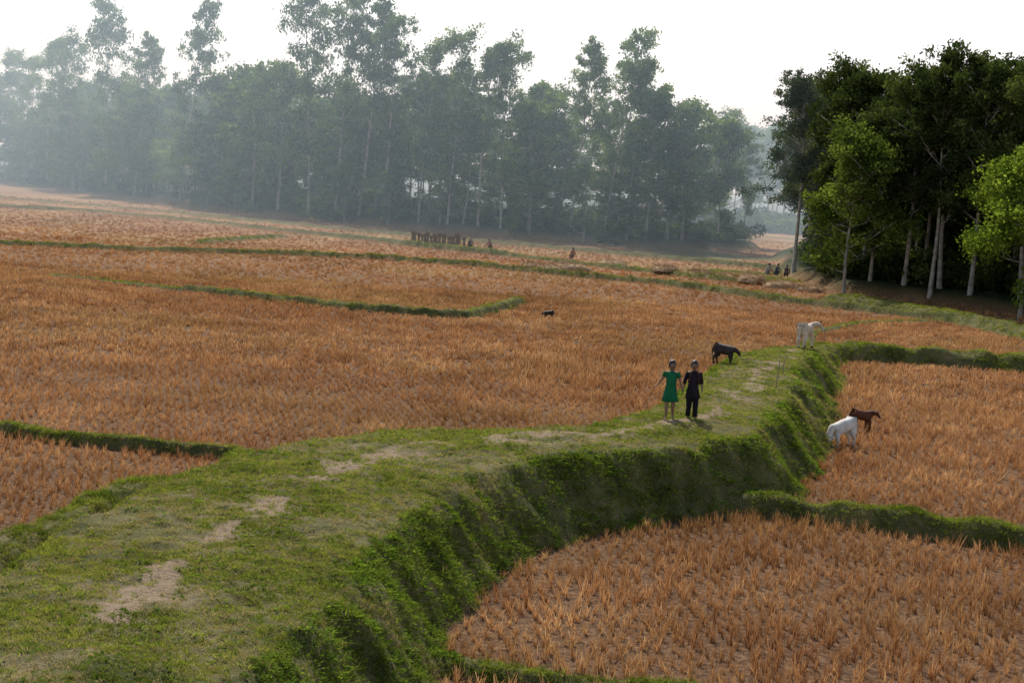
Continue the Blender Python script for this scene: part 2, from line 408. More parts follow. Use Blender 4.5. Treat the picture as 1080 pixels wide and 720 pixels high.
# ---------------------------------------------------------------- trees
def tree_mesh(name,H,cb,spread,seed,leafmat_,nleaf=9000,leaf=.34,style='euc',lean=.03,tr=.16,air=1.):
    r=np.random.default_rng(seed); parts=[]; cl=[]
    npt=9; a=r.random()*6.28; tp=[]
    for i in range(npt):
        t=i/(npt-1); tp.append((math.cos(a)*lean*H*t+.22*math.sin(3.1*t+seed)*t*2,math.sin(a)*lean*H*t+.22*math.cos(4.3*t+seed)*t*2,H*.96*t-.3*(i==0)))
    parts.append((*tube(tp,[tr*(1-.86*(i/(npt-1)))*(1.25 if i==0 else 1) for i in range(npt)],7),0))
    tp=np.array(tp)
    def at(t):
        q=t*(npt-1); i=min(int(q),npt-2); return tp[i]+(tp[i+1]-tp[i])*(q-i)
    nb=int(r.integers(17,24))
    for b in range(nb):
        t=cb+(1-cb)*(b/(nb-1))**.85*.98; s=(t-cb)/(1-cb)
        if style=='euc': prof=.5+.65*math.sin(math.pi*min(1,s*.8+.1)); up=.8+.6*s
        else: prof=.55+.75*math.sin(math.pi*(s*.75+.2)); up=.35+.7*s
        az=b*2.4+r.random()*1.3; L=spread*prof*(.4+.95*r.random())*(1-.45*s)
        base=at(t); d=np.array([math.cos(az),math.sin(az),up]); d/=np.linalg.norm(d)
        e=base+d*L; mid=base+d*L*.5+np.array([0,0,-.08*L])
        parts.append((*tube([base,mid,e],[tr*.38*(1-.5*s),tr*.25*(1-.5*s),.025],5),0))
        cl.append((e,.35+.45*r.random()))
        for q in range(int(r.integers(3,6))):
            tt=.35+.6*r.random(); o=base+d*L*tt; az2=az+r.normal()*1.1
            dd=np.array([math.cos(az2),math.sin(az2),.2+.7*r.random()])*L*(.3+.4*r.random())
            parts.append((*tube([o,o+dd],[.04,.012],4),0)); cl.append((o+dd,.28+.42*r.random()))
    cl.append((tp[-1]+np.array([0,0,.2]),.45)); cl.append((tp[-2],.5))
    wts=np.array([c[1]**1.6 for c in cl]); cnt=np.maximum(20,(wts/wts.sum()*nleaf)).astype(int)
    kS=spread/3.0*air
    C=[];T=[]
    for (c,rr),m in zip(cl,cnt):
        rr=rr*1.45*kS
        nl=3; lob=r.normal(size=(nl,3))*rr*.5*np.array([1,1,.7]); li=r.integers(0,nl,m)
        pc=c+lob[li]+r.normal(size=(m,3))*rr*.33*np.array([1,1,.7])
        if style=='euc': pc[:,2]-=.5*rr*r.random(m)**2
        tone=r.random()*.8+.1
        C.append(pc); T.append(np.clip(tone+.15*r.normal(size=m),0,1))
    pc=np.vstack(C); T=np.concatenate(T); m=len(pc)
    u=r.normal(size=(m,3)); u[:,2]-=(.8 if style=='euc' else .1); u/=np.linalg.norm(u,axis=1)[:,None]
    w=np.cross(u,r.normal(size=(m,3))); w/=np.linalg.norm(w,axis=1)[:,None]
    l=leaf*(.6+.8*r.random(m))[:,None]; ww=l*(.22 if style=='euc' else .34)
    q=np.stack([pc-u*l*.5,pc+w*ww,pc+u*l*.5,pc-w*ww],1).reshape(-1,3)
    fq=np.arange(m*4).reshape(m,4)
    co,fc,mi=merge(parts); nb_=len(co)
    co=np.vstack([co,q]); fc=np.vstack([fc,fq+nb_]); mi=np.concatenate([mi,np.ones(m,int)])
    tone=np.concatenate([np.zeros(nb_),np.repeat(T,4)])
    return npmesh(name,co,fc,[M_bark,leafmat_],mi,attrs={'tone':tone})
TE=[tree_mesh('eucalyptus_%d'%i,20,c,sp,100+i,M_leafE,6000,.36,'euc',.03+.012*i,.15) for i,(c,sp) in enumerate([(.34,2.7),(.28,3.2),(.42,2.3),(.24,3.4),(.36,2.9),(.46,2.5),(.30,2.6)])]
TB=[tree_mesh('broadleaf_%d'%i,13,c,sp,200+i,M_leafE,9000,.34,'bl',.04,.17,1.1) for i,(c,sp) in enumerate([(.16,3.4),(.2,3.0),(.13,3.8)])]
TD=[tree_mesh('dark_%d'%i,15,c,sp,300+i,M_leafD,16000,.25,st,.04,.17) for i,(c,sp,st) in enumerate([(.3,3.0,'euc'),(.35,2.6,'euc'),(.22,3.3,'bl'),(.36,3.0,'bl')])]
TBR=tree_mesh('bright_tree',9.5,.30,2.6,403,M_leafB,28000,.19,'bl',.01,.13,1.6)
TMID=tree_mesh('mid_tree',10.5,.16,2.5,404,M_leafM,19000,.2,'bl',.02,.12,1.35)
NE=len(TE)
def plant(name,me,x,y,H,H0,wid=1.,rz=None):
    s=H/H0; o=obj(name,me,(x,y,gz(x,y)-.1),(0,0,random.random()*6.28 if rz is None else rz),(s*wid,s*wid,s)); return o
HC=np.array([-47.5,236.0]); HD=np.array([.53,-.85]); HN=np.array([.85,.53])
def nearhouse(x,y,pad=0):
    v=np.array([x,y])-HC; return abs(v@HD)<11+pad and abs(v@HN)<4.+pad
front=[(-97,302,22.7),(-89,289,21),(-81,275,23.5),(-73,262,24),(-64,248,28),(-57,237,22),(-47,222,26),(-39,211,16),(-34,204,17),(-30,199,17),(-25.5,194,26),(-22,191,25.7),(-19,189,24),(-16,187,22),(-11.5,183,19.5),(-8,179.5,20.5),(-4.5,177,19),(-2,175.5,19.5),(1,174,13),(5.4,172,19.3),(9,170.8,21.5),(11.5,170.5,18),(13.5,170.5,15),(17.5,171,14),(21.4,172,12.4)]
for i,(x,y,h) in enumerate(front):
    y+=1.5
    if h>17.5: plant('eucalyptus_tree',TE[i%NE],x,y,h*1.05,20,.95 if h<25 else .8)
    else: plant('broadleaf_tree',TB[i%3],x,y,h,13,.9)
fl=np.array([q[:2] for q in front]); hh=np.array([q[2] for q in front])
seglen=np.linalg.norm(np.diff(fl,axis=0),axis=1); cum=np.concatenate([[0],np.cumsum(seglen)])
PP=[];SC=[];ID=[]
for row,(off,hs,sp) in enumerate([(1.5,.42,8),(3.5,.66,5.2),(7,.72,5.4),(12,.72,5.6),(19,.74,6.5),(28,.76,8)]):
    s=0
    while s<cum[-1]-1:
        x=np.interp(s,cum,fl[:,0]); y=np.interp(s,cum,fl[:,1]); h=np.interp(s,cum,hh)
        x+=off*.45+random.uniform(-1.5,1.5); y+=off*.9+random.uniform(-1.5,1.5)
        h=min(h,21)*hs*random.uniform(.64,1.2); k=random.randrange(NE+3)
        if row<1: k=NE+random.randrange(3)
        if x-off*.45>19: h=min(h,11)
        s0=h/(20 if k<NE else 13); s+=sp*random.uniform(.7,1.3)
        if nearhouse(x,y,.6): continue
        PP.append((x,y,gz(x,y)-.1)); SC.append((s0*random.uniform(1,1.3),)*2+(s0,)); ID.append(k)
for i in range(26): 
    x=-100-random.random()*60; y=305+(-100-x)*1.2+random.random()*25; k=random.randrange(NE+3); s0=21*random.uniform(.8,1.1)/(20 if k<NE else 13)
    PP.append((x,y,gz(x,y))); SC.append((s0,s0,s0)); ID.append(k)
for i in range(60):
    x=34+random.random()*75; y=288+random.random()*35; k=random.randrange(NE+3); h=17.5*random.uniform(.75,1.08); s0=h/(20 if k<NE else 13)
    PP.append((x,y,gz(x,y))); SC.append((s0*1.1,s0*1.1,s0)); ID.append(k)
PP=np.array(PP); n=len(PP)
scatter('distant_tree_line',PP,np.stack([np.zeros(n),np.zeros(n),RNG.random(n)*6.28],1),np.array(SC),ID,TE+TB)
rw=[(21.8,127,14.9,1),(22.8,117,15.2,0),(23.8,108.5,11.4,2),(25.6,106.5,14.4,0),(27.6,105,15.0,1),(29.6,105,14.6,3),(33,104,15.6,0),(36.5,101,14.9,2),(26.6,103.5,13.5,1),(28.6,101.5,14,1),(24.2,113,14,3),(31.2,99.5,14.6,1)]
for x,y,h,k in rw: plant('tree',TD[k],x,y,h,15,1.0)
plant('young_tree',TMID,21.6,106,10.4,10.5,1.05)
plant('bright_green_tree',TBR,29.3,93.4,9.3,9.5,1.05)
PP=[];SC=[];ID=[]
for i in range(95):
    x=24+random.random()*42; y=107+random.random()*45
    if not inside(np.array([x]),np.array([y-2]),FOR_R)[0]: continue
    s0=random.uniform(.7,1.0); PP.append((x,y,gz(x,y))); SC.append((s0*1.15,s0*1.15,s0)); ID.append(random.randrange(4))
for i in range(25):
    x=33+random.random()*30; y=90+random.random()*16; s0=random.uniform(.7,.93)
    PP.append((x,y,gz(x,y))); SC.append((s0*1.1,s0*1.1,s0)); ID.append(random.randrange(4))
PP=np.array(PP); n=len(PP)
scatter('woodland',PP,np.stack([np.zeros(n),np.zeros(n),RNG.random(n)*6.28],1),np.array(SC),ID,TD)
def bush(name,seed,m,n=1400,leaf=.22):
    r=np.random.default_rng(seed); C=[];T=[]
    for b in range(9):
        c=np.array([r.normal()*.7,r.normal()*.7,.35+.9*r.random()]); rr=.4+.4*r.random(); k=n//9
        dv=r.normal(size=(k,3)); dv/=np.linalg.norm(dv,axis=1)[:,None]
        C.append(c+dv*rr*(.4+.6*r.random((k,1)))); T.append(np.full(k,r.random()))
    pc=np.vstack(C); pc[:,2]=np.abs(pc[:,2]); T=np.concatenate(T); k=len(pc)
    u=r.normal(size=(k,3)); u/=np.linalg.norm(u,axis=1)[:,None]; w=np.cross(u,r.normal(size=(k,3))); w/=np.linalg.norm(w,axis=1)[:,None]
    l=leaf*(.6+.8*r.random((k,1)))
    q=np.stack([pc-u*l*.5,pc+w*l*.3,pc+u*l*.5,pc-w*l*.3],1).reshape(-1,3)
    return npmesh(name,q,np.arange(k*4).reshape(k,4),[m],attrs={'tone':np.repeat(T,4)})
BU=[bush('bush_%d'%i,500+i,m) for i,m in enumerate([M_leafD,M_leafD,M_leafE,M_leafD])]
PP=[];SC=[];ID=[]
s=0
while s<cum[-1]:
    x=np.interp(s,cum,fl[:,0]); y=np.interp(s,cum,fl[:,1])
    for o_ in range(4):
        q=random.uniform(0,11); xx=x+q*.45+random.uniform(-1,1); yy=y+1+q*.9+random.uniform(-1,1); sc=random.uniform(.45,.9)+q*.08
        if nearhouse(xx-2,yy+1.3,5): sc*=.4
        PP.append((xx,yy,gz(xx,yy))); SC.append((sc*1.2,sc*1.2,sc)); ID.append(random.randrange(4))
    s+=1.4
for i in range(150):
    t=random.random(); ex=np.interp(t,[0,.3,.5,.7,1],[23,22.8,28,33,45]); ey=np.interp(t,[0,.3,.5,.7,1],[129,110,105,97,86])
    xx=ex+random.uniform(.5,8); yy=ey+random.uniform(.5,7); sc=random.uniform(.5,1.5)
    PP.append((xx,yy,gz(xx,yy))); SC.append((sc*1.2,sc*1.2,sc)); ID.append(random.randrange(4))
for i in range(90):
    xx=26+random.random()*30; yy=118+random.random()*30; sc=random.uniform(1.5,3.0)
    PP.append((xx,yy,gz(xx,yy))); SC.append((sc,sc,sc)); ID.append(random.choice((0,1,3)))
for i in range(110):
    xx=24+random.random()*60; yy=258+random.random()*24; sc=random.uniform(.8,2)
    PP.append((xx,yy,gz(xx,yy))); SC.append((sc*1.5,sc*1.5,sc)); ID.append(random.randrange(4))
PP=np.array(PP); n=len(PP)
scatter('undergrowth',PP,np.stack([np.zeros(n),np.zeros(n),RNG.random(n)*6.28],1),np.array(SC),ID,BU)
BB=bush('bush_small',520,M_weed,1500,.14)
obj('bush',BB,(-5.3,32.6,gz(-5.3,32.6)-.05),(0,0,1),(.34,.34,.3))
obj('bush',BB,(30.2,92.2,gz(30.2,92.2)),(0,0,2),(1.3,1.3,1.9))
obj('bush',BB,(32.2,92.5,gz(32.2,92.5)),(0,0,4),(1.4,1.4,2.3))

# ---------------------------------------------------------------- houses among the trees
M_wall=simple('plaster_wall',(.36,.34,.32),(.55,.52,.49),1.2,.9); M_roof=simple('tin_roof',(.08,.07,.06),(.14,.12,.11),1.5,.7); M_dark=simple('interior_shade',(.02,.02,.02),(.04,.04,.04))
def house(name,x,y,ang,L,D,Hh,nwin):
    root=obj(name,None,(x,y,gz(x,y)-.1),(0,0,ang))
    wp=[]; t=.22; z1,z2=.9,2.2
    bay=L/nwin
    for side in (-1,1):
        yy=side*D/2; y0,y1=(yy-t/2,yy+t/2)
        wp.append((*boxp(-L/2,L/2,y0,y1,0,z1),0)); wp.append((*boxp(-L/2,L/2,y0,y1,z2,Hh),0))
        for i in range(nwin+1):
            xa=-L/2+i*bay-(bay*.3 if i else 0); xb=-L/2+i*bay+(bay*.3 if i<nwin else 0)
            wp.append((*boxp(xa,xb,y0+.003,y1-.003,z1,z2),0))
    for side in (-1,1): wp.append((*boxp(side*L/2-t/2,side*L/2+t/2,-D/2+t/2+.003,D/2-t/2-.003,0,Hh-.01),0))
    c,f,m=merge(wp); obj('walls',npmesh('walls',c,f,[M_wall],m),parent=root)
    c,f=boxp(-L/2+.3,L/2-.3,-D/2+.4,-D/2+.45,.1,Hh-.1); obj('interior_shade_panel',npmesh('interior_shade_panel',c,f,[M_dark]),parent=root)  # near-black sheet behind the openings, its colour stands in for the shaded interior
    o=.7; rz=Hh+1.5
    V=[(-L/2-o,-D/2-o,Hh-.25),(L/2+o,-D/2-o,Hh-.25),(L/2+o,0,rz),(-L/2-o,0,rz),(-L/2-o,D/2+o,Hh-.25),(L/2+o,D/2+o,Hh-.25)]
    V+= [(a,b,c-.08) for a,b,c in V]
    F=[(0,1,2,3),(3,2,5,4),(6,9,8,7),(9,10,11,8),(0,6,7,1),(4,5,11,10)]
    obj('roof',npmesh('roof',V,F,[M_roof]),parent=root)
    dr=boxp(-.5,.5,-D/2-t/2-.03,-D/2-t/2-.004,0,2.05); obj('door',npmesh('door',*dr,[simple('door_wood',(.12,.07,.04),(.2,.12,.07))]),parent=root)
house('brick_house',HC[0],HC[1],math.atan2(-.85,.53),19,6,3.4,7)
house('brick_house',12.5,178.5,-.1,6,4,2.6,3)

# ---------------------------------------------------------------- straw in the fields
def mound(name,x,y,w,h,sd):
    r=np.random.default_rng(sd); parts=[]
    seg=22; rings=7; co=[];f=[]
    for i in range(rings+1):
        t=i/rings
        for j in range(seg):
            a=6.283*j/seg; rr=w*.5*math.cos(t*1.5)**.8*(1+.22*vn(np.array([math.cos(a)*2+sd]),np.array([math.sin(a)*2+t*3]),1.)[0]-.1)
            co.append((rr*math.cos(a)*1.25,rr*math.sin(a),h*math.sin(t*1.55)*(1+.25*r.normal()*.3)-.05))
    for i in range(rings):
        for j in range(seg): f.append((i*seg+j,i*seg+(j+1)%seg,(i+1)*seg+(j+1)%seg,(i+1)*seg+j))
    parts.append((np.array(co),np.array(f),0))
    C=[];F2=[]
    for k in range(700):
        i=r.integers(0,rings); c=np.array(co[i*seg+r.integers(0,seg)])+r.normal(size=3)*.06
        u=r.normal(size=3); u[2]=abs(u[2])*.5; u/=np.linalg.norm(u); v=np.cross(u,r.normal(size=3)); v/=np.linalg.norm(v)
        l=.15+.25*r.random(); b=len(C); C+=[c-v*.012,c+v*.012,c+u*l+v*.008,c+u*l-v*.008]; F2.append((b,b+1,b+2,b+3))
    parts.append((np.array(C),np.array(F2),0))
    c,f,m=merge(parts); obj(name,npmesh(name,c,f,[M_straw],m),(x,y,gz(x,y)),(0,0,r.random()*3))
for i,(x,y,w_,h_) in enumerate([(2.2,114,2.0,.5),(3.9,116,2.4,.55),(1.2,118,1.6,.35),(16.5,113,2.0,.45),(15.2,117,2.0,.4),(18.2,110.5,2.2,.45),(19.8,108,1.8,.4),(13.8,121,1.6,.35),(11.,119,1.8,.35),(7.5,128,2.2,.4)]):
    mound('straw_heap',x,y,w_,h_,i+1)
parts=[]; r=np.random.default_rng(4)
M_sheaf=simple('sheaf',(.13,.08,.045),(.25,.165,.09),4,.95,.5)
for i in range(18):
    cx_=(i-8.5)*.27+r.normal()*.04; cy_=r.normal()*.15; h=.95+.3*r.random()
    parts.append((*tube([(cx_,cy_,0),(cx_,cy_,h*.5),(cx_+.03,cy_,h*.72),(cx_,cy_,h)],[.19,.12,.09,.17],8),0))
    C=[];F2=[]
    for k in range(26):
        a=r.random()*6.28; c=np.array([cx_+.08*math.cos(a),cy_+.08*math.sin(a),h*.7]); e=c+np.array([.14*math.cos(a),.14*math.sin(a),h*.38])
        b=len(C); C+=[c-(.012,0,0),c+(.012,0,0),e+(.006,0,0),e-(.006,0,0)]; F2.append((b,b+1,b+2,b+3))
    parts.append((np.array(C),np.array(F2),0))
c,f,m=merge(parts); obj('straw_sheaf_row',npmesh('straw_sheaf_row',c,f,[M_sheaf],m),(-7.0,141.0,gz(-7.0,141.0)),(0,0,-.25))
M_wood=simple('stake_wood',(.16,.12,.08),(.28,.22,.15),9,.9,.3)
for x,y,hh_ in ((6.9,41.5,.75),(7.6,44.8,.5)):
    c,f=tube([(0,0,-.1),(.02,.01,hh_*.5),(.05,0,hh_)],[.018,.016,.011],7); obj('wooden_stake',npmesh('wooden_stake',c,f,[M_wood],smooth=True),(x,y,gz(x,y)))

# ---------------------------------------------------------------- people and animals
def skin(name,J,E,mats,root=0,sub=2,facemat=None):
    me=bpy.data.meshes.new(name+'_sk'); me.from_pydata([j[0] for j in J],E,[]); me.update()
    o=bpy.data.objects.new(name+'_sk',me); S.collection.objects.link(o)
    bpy.context.view_layer.objects.active=o
    m=o.modifiers.new('skin','SKIN'); m.branch_smoothing=.6; m.use_smooth_shade=True
    if not me.skin_vertices: bpy.ops.mesh.customdata_skin_add()
    sv=me.skin_vertices[0].data
    for i,j in enumerate(J):
        q=j[1]; sv[i].radius=(q,q) if isinstance(q,(int,float)) else q
        sv[i].use_root=(i==root)
    s=o.modifiers.new('sub','SUBSURF'); s.levels=sub; s.render_levels=sub
    bpy.context.view_layer.update(); dg=bpy.context.evaluated_depsgraph_get()
    nm=bpy.data.meshes.new_from_object(o.evaluated_get(dg)); nm.name=name
    bpy.data.objects.remove(o); nm.materials.clear()
    for q in mats: nm.materials.append(q)
    for pl in nm.polygons: pl.use_smooth=True; pl.material_index=0
    return nm
M_skin=simple('skin',(.17,.09,.055),(.24,.135,.085),8,.6,.05,.3)
M_hair=simple('hair',(.008,.007,.006),(.02,.016,.014),30,.5,.3,.4)
M_eye=simple('eye',(.6,.58,.55),(.7,.68,.65)); M_pup=simple('pupil',(.01,.01,.01),(.015,.012,.01)); M_lip=simple('lip',(.16,.05,.04),(.2,.07,.055))
def cloth(name,c): return simple(name,tuple(v*.75 for v in c),c,7,.9,.3,.1)
def hand(J,E,wi,w,dr,side,H):
    w=np.array(w,float); dr=np.array(dr,float); dr/=np.linalg.norm(dr); side=np.array(side,float); side-=dr*side.dot(dr); side/=np.linalg.norm(side)
    nrm=np.cross(dr,side)
    J.append((tuple(w+dr*.028),(.017,.011))); pi=len(J)-1; E.append((wi,pi))
    J.append((tuple(w+dr*.05),(.019,.010))); pj=len(J)-1; E.append((pi,pj))
    for k,(s,l) in enumerate(((.014,.034),(.005,.039),(-.005,.036),(-.013,.028))):
        a=w+dr*.058+side*s; b=a+dr*l*.55+side*s*.12; c=b+dr*l*.45+nrm*l*.25
        J+=[(tuple(a),.0058),(tuple(b),.0053),(tuple(c),.0044)]; n_=len(J); E+=[(pj,n_-3),(n_-3,n_-2),(n_-2,n_-1)]
    a=w+dr*.026+side*.019; b=a+dr*.02+side*.012; c=b+dr*.016
    J+=[(tuple(a),.0065),(tuple(b),.006),(tuple(c),.005)]; n_=len(J); E+=[(pi,n_-3),(n_-3,n_-2),(n_-2,n_-1)]
def person(name,loc,rz,H,spine,head,arms,legs,top,bottom,hem,trousers,sleeve=.5,kid=True,hairlen=.0,look=0,scarf=None):
    root=obj(name,None,loc,(0,0,rz),H)
    J=[];E=[]
    pr=[(.078,.06),(.070,.055),(.078,.055),(.042,.04),(.027,.027)]
    for i,p_ in enumerate(spine):
        J.append((p_,pr[i])); 
        if i: E.append((i-1,i))
    J.append(((head[0],head[1]+.008,head[2]-.04),(.03,.034))); E.append((4,5))
    for sgn,(sh,el,wr,hd) in zip((-1,1),arms):
        for k,(q,r0) in enumerate(((sh,.032),(el,.023),(wr,.0155))):
            J.append((q,r0)); E.append((3 if k==0 else len(J)-2,len(J)-1))
        hand(J,E,len(J)-1,wr,np.array(hd)-np.array(wr),(0,-1,.2),H)
    for lg in legs:
        for k,(q,r0) in enumerate(zip(lg,(.056,.036,.021,.016))):
            J.append((q,r0)); E.append((0 if k==0 else len(J)-2,len(J)-1))
        ank=lg[2]; J.append(((ank[0],ank[1]+.02,ank[2]-.022),.014)); E.append((len(J)-3,len(J)-1))
    obj('body',skin(name+'_body',J,E,[M_skin]),parent=root)
    P_=[]
    c,f=ball((0,0,0),1,18,14,(.056,.066,.078))
    fr=np.clip(-c[:,1]/.066,0,1); lowz=np.clip(-c[:,2]/.078,0,1)
    c[:,0]*=1-.22*lowz; c[:,1]+=.008*lowz*fr
    P_.append((c,f,0)); P_.append((*ball((0,-.068,-.012),.011,8,6,(.8,1,1.3)),0))
    for s in (-1,1):
        P_.append((*ball((s*.056,.006,-.004),.013,8,6,(.45,.8,1.2)),0))
        P_.append((*ball((s*.021,-.058,.004),.0085,8,6,(1.2,.7,.8)),2)); P_.append((*ball((s*.021,-.064,.004),.0042,8,6),3))
        P_.append((*ball((s*.021,-.061,.02),.009,8,4,(1.3,.4,.3)),1))
    P_.append((*ball((0,-.061,-.036),.011,8,6,(1.5,.5,.45)),4))
    P_.append((*ball((0,.010,.014),1,18,12,(.0635,.070,.080)),1))
    if hairlen: P_.append((*tube([(0,.06,.0),(0,.085,-.05),(0,.075,-.05-hairlen)],[.03,.024,.012],8),1))
    c,f,m=merge(P_); c=c@np.array(Matrix.Rotation(-look,3,'Z'))+np.array(head)
    obj('head',npmesh('head',c,f,[M_skin,M_hair,M_eye,M_pup,M_lip],m,True),parent=root)
    sp=[np.array(q,float) for q in spine]
    sh=(np.array(arms[0][0])+np.array(arms[1][0]))/2; sw=abs(arms[0][0][0]-arms[1][0][0])/2
    pts=[sp[4]*.4+sp[3]*.6,sh+(sp[3]-sh)*.35,sp[2]*.35+sh*.65,sp[2],sp[1],sp[0]]+[np.array(h_[0]) for h_ in hem]
    rx=[.036,sw*.80,sw*1.13,.094,.083,.10]+[h_[1] for h_ in hem]; ry=[.034,.052,.066,.074,.068,.088]+[h_[2] for h_ in hem]
    c,f=tube(pts,rx,26,ry,cap=False,up=(1,0,0)); k=26
    n_=len(pts)
    for i in range(5,n_):
        for j in range(k):
            ctr=np.array(pts[i]); amp=.05*(i-4)/max(1,n_-5)*1.6
            c[i*k+j]=ctr+(c[i*k+j]-ctr)*(1+amp*math.sin(j*6.283*5/k+i)+amp*.5*math.sin(j*6.283*9/k))
    me=npmesh('dress',c,f,[top],smooth=True); o=obj('dress',me,parent=root); so_=o.modifiers.new('thick','SOLIDIFY'); so_.thickness=.008
    PS=[]
    for (s_,e_,w_,h_) in arms:
        s_,e_,w_=map(np.array,(s_,e_,w_))
        if sleeve<=1: L_=[s_+(s_-e_)*.10,s_,s_+(e_-s_)*sleeve]; rr=[.030,.042,.036]
        else: L_=[s_+(s_-e_)*.10,s_,e_,e_+(w_-e_)*(sleeve-1)]; rr=[.030,.042,.032,.026]
        PS.append((*tube(L_,rr,12),0))
    c,f,m=merge(PS); obj('sleeves',npmesh('sleeves',c,f,[top],m,True),parent=root)
    if trousers:
        PS=[]
        for lg in legs:
            a,b,cc=map(np.array,lg[:3]); PS.append((*tube([a+(0,0,.03),a*.5+b*.5,b,b*.4+cc*.6,cc+(0,0,.005)],[.062,.058,.048,.042,.040],14),0))
        c,f,m=merge(PS); obj('trousers',npmesh('trousers',c,f,[bottom],m,True),parent=root)
    if scarf:
        c,f=tube([(-.09,-.05,.62),(-.075,-.075,.74),(-.04,-.055,.815),(0,.02,.83),(.04,-.055,.815),(.075,-.075,.74),(.085,-.06,.60)],[.022]*7,8,[.008]*7); obj('scarf',npmesh('scarf',c,f,[scarf],smooth=True),parent=root)
    return root
SP=[(0,0,.50),(0,0,.60),(0,.0,.71),(0,.006,.80),(0,.004,.845)]
z0=gz(3.5,34.5)
person('girl_in_green_dress',(3.48,34.5,z0+.005),-.15,1.30,SP,(0,-.008,.915),
  [((-.098,0,.785),(-.155,-.01,.67),(-.225,-.035,.575),(-.27,-.05,.53)),((.098,0,.785),(.150,0,.66),(.185,-.02,.53),(.20,-.03,.48))],
  [[(-.048,0,.47),(-.05,-.06,.27),(-.048,-.085,.045),(-.052,-.16,.014)],[(.048,0,.47),(.052,-.02,.26),(.055,.05,.06),(.06,-.02,.014)]],
  cloth('green_cloth',(.015,.13,.055)),cloth('dark_green_cloth',(.01,.05,.03)),[((0,0,.40),.118,.10),((0,0,.31),.135,.115)],False,.55,hairlen=.05,look=.3)
z0=gz(3.98,34.65)
person('girl_in_dark_clothes',(3.97,34.65,z0+.005),.1,1.28,SP,(0,-.008,.915),
  [((-.098,0,.785),(-.14,.0,.66),(-.165,-.03,.53),(-.175,-.04,.48)),((.098,0,.785),(.145,.02,.665),(.15,-.03,.54),(.145,-.06,.50))],
  [[(-.048,0,.47),(-.05,-.01,.27),(-.052,.03,.05),(-.056,-.04,.014)],[(.048,0,.47),(.05,-.06,.27),(.052,-.06,.045),(.056,-.135,.014)]],
  cloth('black_cloth',(.022,.018,.024)),cloth('dark_trousers',(.016,.014,.018)),[((0,0,.42),.118,.10),((0,0,.36),.125,.105)],True,1.5,hairlen=.10,look=-.25,scarf=cloth('scarf',(.05,.025,.025)))
SQ=[(0,.06,.20),(0,.03,.29),(0,-.03,.40),(0,-.07,.48),(0,-.085,.52)]
SQL=[[(-.05,.06,.19),(-.09,-.13,.29),(-.07,.0,.05),(-.08,-.08,.014)],[(.05,.06,.19),(.09,-.13,.29),(.07,.0,.05),(.08,-.08,.014)]]
SQA=[((-.1,-.06,.46),(-.13,-.15,.36),(-.09,-.25,.25),(-.08,-.29,.2)),((.1,-.06,.46),(.13,-.16,.34),(.1,-.27,.22),(.09,-.3,.17))]
for x,y,rz,cc in ((-4.2,141.6,.4,(.03,.03,.05)),(-2.4,142.2,-1.,(.25,.06,.04)),(4.5,133.5,.8,(.35,.13,.05)),(20.3,126.0,2.,(.03,.03,.04)),(20.9,125.0,.2,(.10,.03,.03)),(19.7,126.6,1.,(.4,.35,.3))):
    person('crouching_farm_worker',(x,y,gz(x,y)),rz,1.45,SQ,(0,-.10,.585),SQA,SQL,cloth('work_cloth',cc),cloth('lungi',tuple(v*.6 for v in cc)),[((0,.03,.12),.14,.13)],True,1.3)

